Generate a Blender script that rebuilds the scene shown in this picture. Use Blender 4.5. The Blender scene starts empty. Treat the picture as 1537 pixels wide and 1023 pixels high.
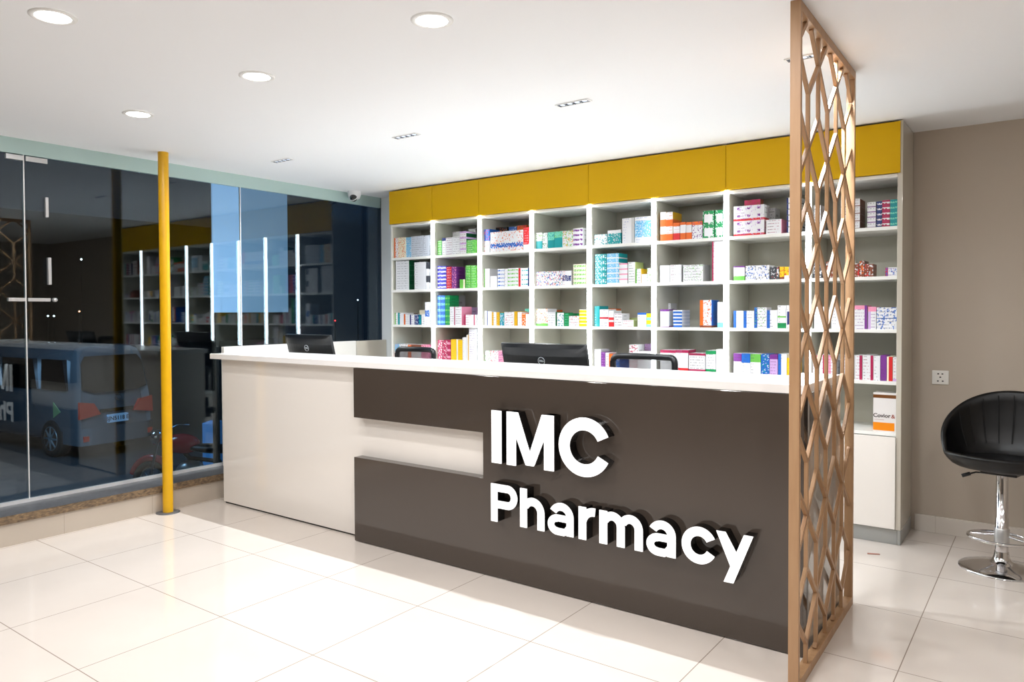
import bpy, math, random
from mathutils import Vector, Matrix, noise
random.seed(7)
C = bpy.context.scene.collection
R = math.radians
# ------------------------------------------------------------------ world dimensions (metres)
CEIL = 2.693          # ceiling height
GX = -5.67            # plane of the glass wall
YD = 3.334            # front of the dark counter panel
YS = 5.302            # front of the shelving
YW = 5.753            # rear wall
SX0, BAY = -5.261, 0.5621

# ------------------------------------------------------------------ helpers
def lin(c):
    return tuple(((v / 255.0) / 12.92 if v / 255.0 <= 0.04045 else (((v / 255.0) + 0.055) / 1.055) ** 2.4) for v in c)

def mat(name, rgb, rough=0.5, metal=0.0, emit=None, estr=0.0, spec=0.5, coat=0.0):
    m = bpy.data.materials.new(name); m.use_nodes = True
    b = m.node_tree.nodes['Principled BSDF']
    b.inputs['Base Color'].default_value = (*lin(rgb), 1)
    b.inputs['Roughness'].default_value = rough
    b.inputs['Metallic'].default_value = metal
    b.inputs['Specular IOR Level'].default_value = spec
    b.inputs['Coat Weight'].default_value = coat
    b.inputs['Coat Roughness'].default_value = 0.04
    if emit:
        b.inputs['Emission Color'].default_value = (*lin(emit), 1)
        b.inputs['Emission Strength'].default_value = estr
    return m

def add_noise(m, scale, amount, rgb2, stretch=(1, 1, 1), detail=4):
    """mixes a second colour into the base colour by noise in object space"""
    nt = m.node_tree; n = nt.nodes; b = n['Principled BSDF']
    tc = n.new('ShaderNodeTexCoord'); mp = n.new('ShaderNodeMapping'); mp.inputs['Scale'].default_value = stretch
    nz = n.new('ShaderNodeTexNoise'); nz.inputs['Scale'].default_value = scale; nz.inputs['Detail'].default_value = detail
    mr = n.new('ShaderNodeMapRange'); mr.inputs['From Min'].default_value = 0.35; mr.inputs['From Max'].default_value = 0.7
    mr.inputs['To Max'].default_value = amount
    mx = n.new('ShaderNodeMix'); mx.data_type = 'RGBA'
    mx.inputs['A'].default_value = b.inputs['Base Color'].default_value[:]
    mx.inputs['B'].default_value = (*lin(rgb2), 1)
    L = nt.links.new
    L(tc.outputs['Object'], mp.inputs['Vector']); L(mp.outputs[0], nz.inputs['Vector'])
    L(nz.outputs[0], mr.inputs['Value']); L(mr.outputs[0], mx.inputs['Factor']); L(mx.outputs['Result'], b.inputs['Base Color'])
    return m

class MB:
    """collects faces; build() links them as one mesh object"""
    def __init__(s): s.v = []; s.f = []; s.mi = []; s.c = []; s.sm = []
    def face(s, pts, mi=0, col=None, smooth=False):
        k = len(s.v); s.v += [tuple(p) for p in pts]; s.f.append(tuple(range(k, k + len(pts)))); s.mi.append(mi); s.c.append(col); s.sm.append(smooth)
    def grid(s, rows, mi=0, smooth=True, close_u=False, close_v=False):
        k = len(s.v); nr, nc = len(rows), len(rows[0])
        for r in rows: s.v += [tuple(p) for p in r]
        for i in range(nr - (0 if close_v else 1)):
            for j in range(nc - (0 if close_u else 1)):
                a, b = i, (i + 1) % nr; c, d = j, (j + 1) % nc
                s.f.append((k + a * nc + c, k + a * nc + d, k + b * nc + d, k + b * nc + c)); s.mi.append(mi); s.c.append(None); s.sm.append(smooth)
    def box(s, x0, x1, y0, y1, z0, z1, mi=0, M=None):
        p = [Vector(q) for q in ((x0,y0,z0),(x1,y0,z0),(x1,y1,z0),(x0,y1,z0),(x0,y0,z1),(x1,y0,z1),(x1,y1,z1),(x0,y1,z1))]
        if M: p = [M @ q for q in p]
        k = len(s.v); s.v += [tuple(q) for q in p]
        for f in ((0,3,2,1),(4,5,6,7),(0,1,5,4),(1,2,6,5),(2,3,7,6),(3,0,4,7)):
            s.f.append(tuple(k + i for i in f)); s.mi.append(mi); s.c.append(None); s.sm.append(False)
        return s
    def prism(s, poly, axis, a, b, mi=0, mside=None):
        """poly of 2D points extruded along axis from a to b"""
        def P(u, v, w): return {'x': (w, u, v), 'y': (u, w, v), 'z': (u, v, w)}[axis]
        mside = mi if mside is None else mside
        n = len(poly); k = len(s.v)
        s.v += [P(u, v, a) for u, v in poly] + [P(u, v, b) for u, v in poly]
        s.f.append(tuple(range(k, k + n))); s.mi.append(mi); s.c.append(None); s.sm.append(False)
        s.f.append(tuple(range(k + 2 * n - 1, k + n - 1, -1))); s.mi.append(mi); s.c.append(None); s.sm.append(False)
        for i in range(n):
            j = (i + 1) % n
            s.f.append((k + i, k + j, k + n + j, k + n + i)); s.mi.append(mside); s.c.append(None); s.sm.append(False)
        return s
    def lathe(s, prof, seg=32, cx=0, cy=0, mi=0, axis='z', smooth=True, cap=True):
        rows = []
        for r, z in prof:
            row = []
            for i in range(seg):
                t = 2 * math.pi * i / seg; a, b = r * math.cos(t), r * math.sin(t)
                row.append({'z': (cx + a, cy + b, z), 'x': (z, cx + a, cy + b), 'y': (cx + a, z, cy + b)}[axis])
            rows.append(row)
        s.grid(rows, mi, smooth, close_u=True)
        if cap:
            s.face(rows[0][::-1], mi); s.face(rows[-1], mi)
        return s
    def tube(s, pts, r, seg=10, mi=0, closed=False, cap=True):
        pts = [Vector(p) for p in pts]; n = len(pts); rows = []
        rr = r if isinstance(r, (list, tuple)) else [r] * n
        up = Vector((0.13, 0.21, 1)).normalized()
        for i, p in enumerate(pts):
            a = pts[(i - 1) % n] if (closed or i > 0) else p; b = pts[(i + 1) % n] if (closed or i < n - 1) else p
            t = (b - a).normalized(); x = t.cross(up)
            if x.length < 1e-3: x = t.cross(Vector((1, 0, 0)))
            x.normalize(); y = t.cross(x)
            rows.append([p + rr[i] * (math.cos(2 * math.pi * k / seg) * x + math.sin(2 * math.pi * k / seg) * y) for k in range(seg)])
        s.grid(rows, mi, True, close_u=True, close_v=closed)
        if cap and not closed: s.face(rows[0][::-1], mi); s.face(rows[-1], mi)
        return s
    def build(s, name, mats, parent=None, bevel=0, loc=None, recalc=True, colors=False, sub=0):
        me = bpy.data.meshes.new(name)
        me.from_pydata(s.v, [], s.f)
        for m in (mats if isinstance(mats, (list, tuple)) else [mats]): me.materials.append(m)
        for p, mi, sm in zip(me.polygons, s.mi, s.sm): p.material_index = mi; p.use_smooth = sm
        if colors:
            at = me.color_attributes.new('print', 'FLOAT_COLOR', 'CORNER')
            buf = []
            for p, c in zip(me.polygons, s.c):
                buf += list((*c, 1.0) if c else (.8, .8, .8, 1)) * len(p.vertices)
            at.data.foreach_set('color', buf)
        elif recalc:
            import bmesh
            bm = bmesh.new(); bm.from_mesh(me); bmesh.ops.recalc_face_normals(bm, faces=bm.faces); bm.to_mesh(me); bm.free()
        me.update()
        o = bpy.data.objects.new(name, me); C.objects.link(o)
        if parent: o.parent = parent
        if loc: o.location = loc
        if bevel:
            b = o.modifiers.new('bevel', 'BEVEL'); b.width = bevel; b.segments = 2; b.limit_method = 'ANGLE'; b.angle_limit = R(40)
        if sub:
            q = o.modifiers.new('sub', 'SUBSURF'); q.levels = sub; q.render_levels = sub
        return o

def B(*a, **k): return MB().box(*a, **k)
def thing(name, label, cat, loc=(0, 0, 0), rotz=0, group=None):
    o = bpy.data.objects.new(name, None); C.objects.link(o); o.empty_display_size = .1
    o.location = loc; o.rotation_euler = (0, 0, rotz); tag(o, label, cat, group); return o
def tag(o, label, cat, group=None):
    o['label'] = label; o['category'] = cat
    if group: o['group'] = group
    return o
def struct(o): o['kind'] = 'structure'; return o
def area(name, loc, size, power, rgb=(255, 255, 255), shape='DISK', sy=None, rot=(0, 0, 0), spread=180, parent=None):
    l = bpy.data.lights.new(name, 'AREA'); l.shape = shape; l.size = size
    if sy: l.size_y = sy
    l.energy = power; l.color = lin(rgb); l.spread = R(spread)
    o = bpy.data.objects.new(name, l); C.objects.link(o); o.location = loc; o.rotation_euler = rot
    if parent: o.parent = parent
    return o
def text_mesh(name, s, size, m, parent, M, extrude=0.0006, align='CENTER'):
    cu = bpy.data.curves.new(name, 'FONT'); cu.body = s; cu.size = size; cu.extrude = extrude; cu.offset = size * .018; cu.align_x = align; cu.align_y = 'CENTER'
    t = bpy.data.objects.new(name, cu); C.objects.link(t); bpy.context.view_layer.update()
    me = bpy.data.meshes.new_from_object(t.evaluated_get(bpy.context.evaluated_depsgraph_get()))
    bpy.data.objects.remove(t)
    me.materials.clear(); me.materials.append(m); me.transform(M)
    o = bpy.data.objects.new(name, me); C.objects.link(o); o.parent = parent; return o

# ------------------------------------------------------------------ materials
M = {}
def floor_tile(name, sx, sy, ox, oy, rgb, rough, axes='xy', joint=0.0022, jrgb=(150, 136, 124)):
    m = mat(name, rgb, rough); nt = m.node_tree; n = nt.nodes; L = nt.links.new; b = n['Principled BSDF']
    g = n.new('ShaderNodeNewGeometry'); sp = n.new('ShaderNodeSeparateXYZ'); L(g.outputs['Position'], sp.inputs[0])
    fac = None
    for ax, s_, o_ in zip(axes, (sx, sy), (ox, oy)):
        if s_ is None: continue
        a = n.new('ShaderNodeMath'); a.operation = 'SUBTRACT'; L(sp.outputs['XYZ'.index(ax.upper())], a.inputs[0]); a.inputs[1].default_value = o_
        d = n.new('ShaderNodeMath'); d.operation = 'DIVIDE'; L(a.outputs[0], d.inputs[0]); d.inputs[1].default_value = s_
        r = n.new('ShaderNodeMath'); r.operation = 'ROUND'; L(d.outputs[0], r.inputs[0])
        e = n.new('ShaderNodeMath'); e.operation = 'SUBTRACT'; L(d.outputs[0], e.inputs[0]); L(r.outputs[0], e.inputs[1])
        f = n.new('ShaderNodeMath'); f.operation = 'ABSOLUTE'; L(e.outputs[0], f.inputs[0])
        h = n.new('ShaderNodeMath'); h.operation = 'LESS_THAN'; L(f.outputs[0], h.inputs[0]); h.inputs[1].default_value = joint / s_
        if fac is None: fac = h
        else:
            q = n.new('ShaderNodeMath'); q.operation = 'MAXIMUM'; L(fac.outputs[0], q.inputs[0]); L(h.outputs[0], q.inputs[1]); fac = q
    nz = n.new('ShaderNodeTexNoise'); nz.inputs['Scale'].default_value = 2.2; nz.inputs['Detail'].default_value = 5; L(g.outputs['Position'], nz.inputs['Vector'])
    m1 = n.new('ShaderNodeMix'); m1.data_type = 'RGBA'; L(nz.outputs[0], m1.inputs['Factor'])
    m1.inputs['A'].default_value = (*lin(rgb), 1); m1.inputs['B'].default_value = (*lin(tuple(max(0, c - 14) for c in rgb)), 1)
    m2 = n.new('ShaderNodeMix'); m2.data_type = 'RGBA'; L(fac.outputs[0], m2.inputs['Factor']); L(m1.outputs['Result'], m2.inputs['A'])
    m2.inputs['B'].default_value = (*lin(jrgb), 1); L(m2.outputs['Result'], b.inputs['Base Color'])
    return m
M['floor'] = floor_tile('polished floor tile', .6937, .6724, -3.971, 2.106, (225, 215, 206), .09)
M['kick'] = floor_tile('kick tile', None, .62, 0, 2.28, (196, 184, 170), .25, 'xy', .0015, (165, 152, 138))
M['skirt'] = floor_tile('skirting tile', .62, None, -.62, 0, (224, 216, 206), .2, 'xy', .0012, (190, 180, 168))
M['ceil'] = mat('ceiling paint', (244, 246, 248), .8)
M['wall'] = mat('taupe paint', (190, 178, 163), .7)
M['wallw'] = mat('white wall paint', (225, 230, 232), .6)
M['beige'] = mat('beige wall paint', (120, 114, 106), .7)
M['yellow'] = mat('mustard gloss laminate', (224, 176, 0), .4, spec=.2)
M['pole'] = add_noise(mat('yellow enamel', (226, 172, 10), .28), 14, .35, (205, 150, 8))
M['white'] = mat('white laminate', (236, 234, 228), .3)
M['whiteg'] = mat('cream gloss laminate', (243, 237, 230), .12, coat=.4)
M['inner'] = mat('shelf inner laminate', (206, 205, 192), .35)
M['back'] = mat('shelf back laminate', (196, 194, 180), .18)
M['side'] = mat('grey beige gloss side', (205, 198, 184), .12, coat=.5)
M['plinth'] = mat('brushed plinth', (170, 172, 170), .35, .5)
M['edge'] = mat('white edge band', (242, 241, 236), .35)
M['dark'] = mat('dark taupe gloss laminate', (74, 65, 58), .08, coat=.3)
M['worktop'] = mat('white solid surface', (246, 244, 242), .16)
M['endp'] = mat('grey gloss end panel', (190, 186, 180), .07, coat=.7)
M['letter_face'] = mat('white acrylic letter face', (250, 250, 250), .35, emit=(255, 255, 255), estr=.62)
M['letter_side'] = mat('black gloss letter side', (14, 13, 13), .12)
M['led'] = mat('led strip diffuser', (255, 255, 255), .5, emit=(244, 251, 255), estr=20)
M['lamp'] = mat('lamp diffuser', (255, 255, 255), .5, emit=(255, 252, 248), estr=14)
M['slotlamp'] = mat('slot lamp lens', (235, 240, 250), .2, emit=(200, 220, 245), estr=.6)
M['trim'] = mat('white lamp trim', (238, 238, 236), .4)
M['slotdark'] = mat('dark lamp baffle', (50, 62, 76), .35)
M['wood'] = add_noise(mat('oak strip', (182, 145, 108), .45), 6, .8, (168, 128, 92), (6, 6, .6))
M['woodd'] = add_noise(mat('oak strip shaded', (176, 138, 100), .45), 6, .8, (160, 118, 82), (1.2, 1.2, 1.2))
M['band'] = mat('frosted glass band', (176, 200, 196), .3)
M['stone'] = add_noise(mat('dark stone sill', (98, 100, 104), .35), 30, .6, (70, 70, 72))
M['stonee'] = add_noise(mat('rough stone edge', (84, 70, 56), .8), 40, .9, (150, 124, 92), (1, 1, 3))
M['rail'] = mat('aluminium rail', (225, 225, 225), .3, .4)
M['steel'] = mat('brushed steel', (200, 200, 200), .3, .7)
M['chrome'] = mat('chrome', (225, 225, 228), .06, 1)
M['black'] = mat('black leatherette', (9, 9, 10), .36, spec=.35)
M['blackp'] = mat('black plastic', (15, 18, 22), .32)
M['seam'] = mat('black seam', (5, 5, 5), .8)
M['screen'] = mat('dark screen', (10, 12, 16), .1)
M['greyl'] = mat('grey logo', (190, 198, 204), .35, .2)
M['camw'] = mat('camera plastic', (232, 232, 234), .3)
M['camd'] = mat('camera dome', (8, 16, 24), .05, coat=1)
M['plastic'] = mat('socket plastic', (240, 238, 232), .3)
M['hole'] = mat('socket hole', (25, 25, 25), .6)
M['ground'] = add_noise(mat('outdoor paving', (64, 66, 70), .6), 3, .7, (44, 48, 54))
M['board'] = mat('pale blue board', (120, 150, 185), .6, emit=(150, 188, 228), estr=.6)  # emission stands in for the light falling on this board
M['board3'] = mat('dim pale board', (95, 115, 135), .6, emit=(120, 158, 195), estr=.38)  # dimmer copy of the board: weaker light through the right pane, put into colour
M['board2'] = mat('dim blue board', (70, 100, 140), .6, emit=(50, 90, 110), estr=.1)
M['van'] = mat('silver blue car paint', (128, 140, 152), .25, .6, coat=.6)
M['vang'] = mat('van dark glass', (6, 8, 10), .08)
M['tyre'] = mat('tyre rubber', (14, 14, 15), .8)
M['alloy'] = mat('alloy wheel', (165, 180, 190), .3, .8)
M['tail'] = mat('tail lamp red', (150, 40, 30), .15, emit=(190, 60, 40), estr=.12)
M['plate'] = mat('number plate', (160, 190, 215), .4, emit=(120, 160, 200), estr=.2)
M['platek'] = mat('number plate ink', (30, 34, 60), .5)
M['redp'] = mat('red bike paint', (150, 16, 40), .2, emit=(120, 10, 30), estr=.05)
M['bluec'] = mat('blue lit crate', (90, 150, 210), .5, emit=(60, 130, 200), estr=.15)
M['dkblue'] = mat('night wall', (5, 8, 11), .9)
M['rag'] = mat('red tile scrap', (150, 95, 80), .6)

def glass_mat(name, tint, g0):
    m = bpy.data.materials.new(name); m.use_nodes = True; nt = m.node_tree; n = nt.nodes; n.clear(); L = nt.links.new
    o = n.new('ShaderNodeOutputMaterial'); t = n.new('ShaderNodeBsdfTransparent'); t.inputs[0].default_value = (*tint, 1)
    g = n.new('ShaderNodeBsdfGlossy'); g.inputs['Roughness'].default_value = 0.0; g.inputs[0].default_value = (.92, .97, 1, 1)
    lw = n.new('ShaderNodeLayerWeight'); pw = n.new('ShaderNodeMath'); pw.operation = 'POWER'; pw.inputs[1].default_value = 4; L(lw.outputs['Facing'], pw.inputs[0])
    ma = n.new('ShaderNodeMath'); ma.operation = 'MULTIPLY_ADD'; ma.inputs[1].default_value = .8; ma.inputs[2].default_value = g0; L(pw.outputs[0], ma.inputs[0])
    mx = n.new('ShaderNodeMixShader'); L(ma.outputs[0], mx.inputs[0]); L(t.outputs[0], mx.inputs[1]); L(g.outputs[0], mx.inputs[2]); L(mx.outputs[0], o.inputs[0])
    return m
M['glass'] = glass_mat('window glass', (.84, .92, .95), .04)

def carton_material():
    m = mat('printed carton', (200, 200, 200), .38); nt = m.node_tree; n = nt.nodes
    a = n.new('ShaderNodeAttribute'); a.attribute_name = 'print'; nt.links.new(a.outputs['Color'], n['Principled BSDF'].inputs['Base Color'])
    return m
M['carton'] = carton_material()

# ------------------------------------------------------------------ room shell
YB, XR = -3.2, 2.6
struct(B(GX - .25, XR, YB, YW + .1, -.12, 0).build('floor', M['floor']))
struct(B(GX - .25, XR + .1, YB - .1, YW + .15, CEIL, CEIL + .1).build('ceiling', M['ceil']))
struct(B(GX - .1, XR, YW, YW + .1, 0, CEIL).build('wall_rear', M['wall']))
struct(B(XR, XR + .1, YB, YW + .1, 0, CEIL).build('wall_right', M['wall']))
struct(B(GX - .1, XR, YB - .1, YB, 0, CEIL).build('wall_front', M['beige']))
struct(B(GX - .06, -5.50, 5.575, YW, 0, CEIL).build('wall_left_return', M['wallw'], bevel=.002))
struct(B(-5.50, SX0 - .004, YW - .03, YW - .001, 0, CEIL - .001).build('wall_recess_shade', M['dkblue']))  # dark sheet added as the recess's shade, met only in the glass reflection
struct(B(-.743, XR, YW - .014, YW, 0, .112).build('baseboard_right', M['skirt'], bevel=.002))
# low plinth of the glass wall
struct(B(GX - .1, -5.38, YB, 5.575, 0, .147).build('wall_left_kick', M['kick']))
sl = MB().box(GX - .1, -5.365, YB, 5.575, .147, .199, 1)
sl.face([(GX - .1, YB, .2), (-5.365, YB, .2), (-5.365, 5.575, .2), (GX - .1, 5.575, .2)], 0)
struct(sl.build('trim_1', [M['stone'], M['stonee']], recalc=False))
struct(B(GX - .012, GX + .02, YB, 5.575, .2, .222).build('trim_2', M['rail']))
# glass wall
def pane(name, y0, y1):
    o = struct(B(GX - .012, GX, y0, y1, .222, 2.585).build(name, M['glass'])); return o
PANE_TWIST = -.0063   # the last pane is set a hair out of line
w1 = pane('window_1', YB, .95)
w2 = pane('window_2', 2.184, 3.877)
w3 = pane('window_3', 3.885, 5.572)
for v in w3.data.vertices: v.co.x += PANE_TWIST * (v.co.y - 3.885)
for nm, y in (('trim_3', 2.18), ('trim_4', 3.881), ('trim_5', .954)):
    struct(B(GX - .014, GX + .003, y - .0035, y + .0035, .222, CEIL).build(nm, M['rail']))
struct(B(GX - .03, GX + .004, YB, 5.575, 2.587, CEIL).build('trim_6', M['band']))
struct(B(GX - .05, GX + .004, 5.565, 5.575, .2, CEIL).build('trim_7', M['slotdark']))
# frameless glass door at the far left with its patch fittings
dr = struct(B(GX - .012, GX, .96, 2.176, .222, 2.585).build('door_1', M['glass']))
B(GX - .02, GX + .012, 2.07, 2.175, 2.545, 2.58).build('patch_fitting', M['steel'], dr, bevel=.003)
B(GX - .02, GX + .012, 2.07, 2.175, 1.582, 1.606).build('lock_fitting', M['steel'], dr, bevel=.003)
MB().lathe([(.004, GX + .03), (.014, GX + .028), (.014, GX + .0)], 16, 2.36, 1.594, axis='x').build('lock_knob', M['steel'], w2)
B(GX + .0, GX + .012, 2.19, 2.33, 2.545, 2.58).build('patch_fitting', M['steel'], w2, bevel=.003)
B(GX + .0, GX + .012, 2.19, 2.335, 1.582, 1.606).build('lock_fitting', M['steel'], w2, bevel=.003)
B(GX + .0, GX + .03, 2.305, 2.325, 2.17, 2.31).build('handle_bar', M['steel'], w2, bevel=.004)
B(GX + .0, GX + .03, 2.315, 2.337, 1.70, 1.89).build('handle_bar', M['steel'], w2, bevel=.004)
# low white panels standing along the glass behind the counter
wt = struct(B(GX + .03, -5.60, 3.66, 5.15, .2, 1.21).build('wall_low_panel', M['white'], bevel=.003))
wt2 = struct(B(GX + .03, -5.595, 5.153, 5.57, .2, 1.208).build('wall_low_panel_end', M['side'], bevel=.003))

# ------------------------------------------------------------------ shelving along the rear wall
units = [(0, 1), (1, 2), (2, 4), (4, 6), (6, 8)]
LV = [2.028, 1.712, 1.372, 1.040, .712]           # top faces of the shelves
ORD = ['first', 'second', 'third', 'fourth', 'fifth', 'sixth', 'seventh', 'eighth', 'ninth', 'tenth', 'eleventh', 'twelfth', 'thirteenth']
TH = .018
ulab = ['single-bay white shelving cabinet with mustard top door beside the glass wall',
        'single-bay white shelving cabinet with mustard top door, second cabinet from the left',
        'double-bay white shelving cabinet with mustard top door behind the large monitor',
        'double-bay white shelving cabinet with mustard top door behind the right mesh chair',
        'double-bay white shelving cabinet with mustard top door behind the wooden lattice']
for (a, b), lb in zip(units, ulab):
    x0, x1 = SX0 + a * BAY, SX0 + b * BAY
    t = thing('shelving_cabinet', lb, 'cabinet', ((x0 + x1) / 2, YS, 0), group='mustard topped shelving cabinets along the rear wall'); ox = (x0 + x1) / 2
    def lb_(nm, X0, X1, Y0, Y1, Z0, Z1, m, bev=.0015): return B(X0 - ox, X1 - ox, Y0 - YS, Y1 - YS, Z0, Z1).build(nm, m, t, bevel=bev)
    e = .0008
    yb = YW - .012
    lb_('side_panel', x0 + e, x0 + TH, YS, yb, .095, CEIL - .012, M['white'])
    lb_('side_panel', x1 - (TH if b < 8 else .03), x1 - e, YS, yb, .095, CEIL - .004, M['side'] if b == 8 else M['white'])
    xr = x1 - (TH if b < 8 else .03)
    for k in range(a + 1, b): lb_('partition', SX0 + k * BAY - TH, SX0 + k * BAY + TH, YS, yb - .02, .097, 2.335, M['white'])
    lb_('back_panel', x0 + TH, xr, yb - .012, yb - .002, .1, CEIL - .02, M['back'])
    lb_('top_rail', x0 + TH, xr, YS, yb - .014, 2.335, 2.357, M['edge'])
    lb_('top_door', x0 + e * 2, x1 - (.0 if b < 8 else .012) - e * 2, YS - .016, YS - .002, 2.36, CEIL - .012, M['yellow'])
    lb_('plinth', x0, x1 - (.02 if b == 8 else 0), YS, YS + .02, 0.001, .094, M['plinth'])
    if b == 8: lb_('plinth', x1 - .019, x1 - e, YS, yb, .001, .094, M['plinth'])
    for k in range(a, b):
        l = SX0 + k * BAY + TH; r = SX0 + (k + 1) * BAY - (TH if k < 7 else .03)
        for z in LV: lb_('shelf', l, r, YS + .002, yb - .014, z - .022, z, M['edge'])
        lb_('lower_door', SX0 + k * BAY + .002, SX0 + (k + 1) * BAY - (.002 if k < 7 else .03), YS - .018, YS - .002, .1, .688, M['whiteg'])
        # inside cheeks in a greyer laminate and their shelf-pin holes
        for sgn, xx in ((1, l), (-1, r)):
            lb_('inner_lining', xx if sgn > 0 else xx - .002, xx + .002 if sgn > 0 else xx, YS + .012, yb - .016, .713, 2.334, M['inner'], 0)
        if k > a or a == 0:
            pass
for k in range(1, 8):
    x = SX0 + k * BAY
    o = B(-.0155, .0155, -.016, -.0005, .70, 2.353).build('led_strip_light', M['led'], loc=(x, YS - .0, 0), bevel=.002)
    pos = ['leftmost lit', 'second lit', 'third lit', 'middle', 'fifth lit', 'sixth lit', 'rightmost lit'][k - 1]
    tag(o, f'{pos} vertical white light strip, between the {ORD[k-1]} and {ORD[k]} shelving bays', 'light strip', 'vertical light strips on the shelving')

# ------------------------------------------------------------------ medicine cartons
PAL = dict(w=(229,229,232), c=(242,232,206), k=(70,72,78), n=(26,44,110), b=(30,100,190), s=(120,190,228), t=(0,150,155), g=(20,140,80), l=(110,190,80),
           y=(246,196,20), m=(214,164,20), o=(228,104,24), r=(212,36,40), d=(170,24,78), p=(236,150,180), v=(120,50,140), u=(205,170,220), x=(188,188,188),
           e=(130,66,40), q=(12,84,50), i=(120,214,190), z=(24,26,32), a=(60,60,190), h=(176,190,120), j=(110,100,100), f=(200,205,215))
NAM = dict(w='white', c='cream', k='dark grey', n='navy', b='blue', s='light blue', t='teal', g='green', l='light green', y='yellow', m='mustard', o='orange', r='red',
           d='crimson', p='pink', v='purple', u='lilac', x='grey', e='brown', q='dark green', i='mint', z='black', a='royal blue', h='olive', j='dark grey', f='pale grey')
PL = {k: lin(v) for k, v in PAL.items()}
def make_art(spec, rng):
    tk = spec.split(); base = tk[0]; layers = []
    for q in tk[1:]:
        layers.append((q[0], q[1], float(q[2:]) if len(q) > 2 else None))
    seeds = [rng.random() * 100 for _ in layers]
    def f(u, v, i, j, nu, nv):
        c = PL[base]
        for (k, cc, val), sd in zip(layers, seeds):
            col = PL[cc]
            if k == 'T' and v > 1 - (val or .2): c = col
            elif k == 'B' and v < (val or .2): c = col
            elif k == 'L' and u < (val or .25): c = col
            elif k == 'R' and u > 1 - (val or .25): c = col
            elif k == 'C' and abs(v - .5) < (val or .2) / 2:
                if (val or .2) < .2 or noise.noise(Vector((i * .9, j * .7, sd))) > -.22: c = col
            elif k == 'O':       # panel in the middle
                if abs(u - .5) < .36 and abs(v - .45) < .3: c = col
            elif k == 't':       # rows of lettering
                if (nv - 1 - j) % 4 in (1,) and .08 < u < .92 and 0 < i < nu - 1:
                    h = math.sin((i * 12.9898 + j * 78.233 + sd) * 1.7) * 43758.5453
                    if (h - math.floor(h)) > .38 and math.sin(j * 3.1 + sd) * .5 + .75 > u: c = tuple(a * .45 + b * .55 for a, b in zip(c, col))
            elif k == 'w':       # bold word across upper middle
                if abs(v - .66) < .1 and .1 < u < .88 and (i * 7 + int(sd)) % 5 not in (0,): c = col
            elif k == 'o':       # printed blobs
                nz = noise.noise(Vector((i * .52, j * .52, sd)))
                if nz > (.24 if val is None else .12 + .28 * val): c = tuple(.12 * a + .88 * b for a, b in zip(c, col))
            elif k == 'M':       # round motifs in a row
                mu = (u * 3) % 1 - .5; mv = (v * 2) % 1 - .66
                if (mu * 1.1) ** 2 + (mv * 1.0) ** 2 < .035 and noise.noise(Vector((i * .8, j * .8, sd))) > -.2: c = col
            elif k == 'W':       # wavy line of pseudo script
                vv = .3 + .07 * math.sin(u * 40 + sd) + .03 * math.sin(u * 93)
                if abs(v - vv) < .05: c = col
        return c
    return f, base, [l[1] for l in layers]
def carton(w, d, h, spec, side=None, rng=random, cell=.0052):
    """a folded cardboard carton, origin at the centre of its bottom; front printed"""
    f, base, acc = make_art(spec, rng)
    mb = MB(); nu = max(2, min(60, round(w / cell))); nv = max(2, min(60, round(h / cell))); b_ = .0009
    X0, X1, Z0, Z1 = -w / 2, w / 2, 0, h
    for j in range(nv):
        for i in range(nu):
            u0, u1, v0, v1 = i / nu, (i + 1) / nu, j / nv, (j + 1) / nv
            col = f((u0 + u1) / 2, (v0 + v1) / 2, i, j, nu, nv)
            xa, xb, za, zb = X0 + w * u0, X0 + w * u1, h * v0, h * v1
            mb.face([(xa, 0, za), (xb, 0, za), (xb, 0, zb), (xa, 0, zb)], 0, col)
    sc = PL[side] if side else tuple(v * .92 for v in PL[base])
    ns = max(2, min(14, round(h / .008)))
    for j in range(ns):
        za, zb = h * j / ns, h * (j + 1) / ns
        tb = [l for l in spec.split()[1:] if l[0] in 'TB']
        c = sc
        for l in tb:
            fr = float(l[2:]) if len(l) > 2 else .2; vm = (j + .5) / ns
            if (l[0] == 'T' and vm > 1 - fr) or (l[0] == 'B' and vm < fr): c = PL[l[1]]
        if side is None and ns > 4 and j % 4 == 2:
            q = h * .0
            mb.face([(X1, 0, za), (X1, d * .2, za), (X1, d * .2, zb), (X1, 0, zb)], 0, c)
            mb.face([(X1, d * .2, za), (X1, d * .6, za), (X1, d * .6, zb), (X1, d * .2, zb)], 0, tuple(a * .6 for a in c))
            mb.face([(X1, d * .6, za), (X1, d, za), (X1, d, zb), (X1, d * .6, zb)], 0, c)
        else:
            mb.face([(X1, 0, za), (X1, d, za), (X1, d, zb), (X1, 0, zb)], 0, c)
    mb.face([(X0, d, 0), (X0, 0, 0), (X0, 0, h), (X0, d, h)], 0, sc)
    mb.face([(X1, d, 0), (X0, d, 0), (X0, d, h), (X1, d, h)], 0, PL[base])
    mb.face([(X0, 0, h), (X1, 0, h), (X1, d, h), (X0, d, h)], 0, tuple(min(1, v) for v in PL[base]))
    mb.face([(X0, d, 0), (X1, d, 0), (X1, 0, 0), (X0, 0, 0)], 0, PL[base])
    # tucked closing flap: a thin line on the top face
    mb.face([(X0 + .002, d * .45, h + .0003), (X1 - .002, d * .45, h + .0003), (X1 - .002, d * .48, h + .0003), (X0 + .002, d * .48, h + .0003)], 0, tuple(v * .55 for v in PL[base]))
    return mb, base, acc
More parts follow.
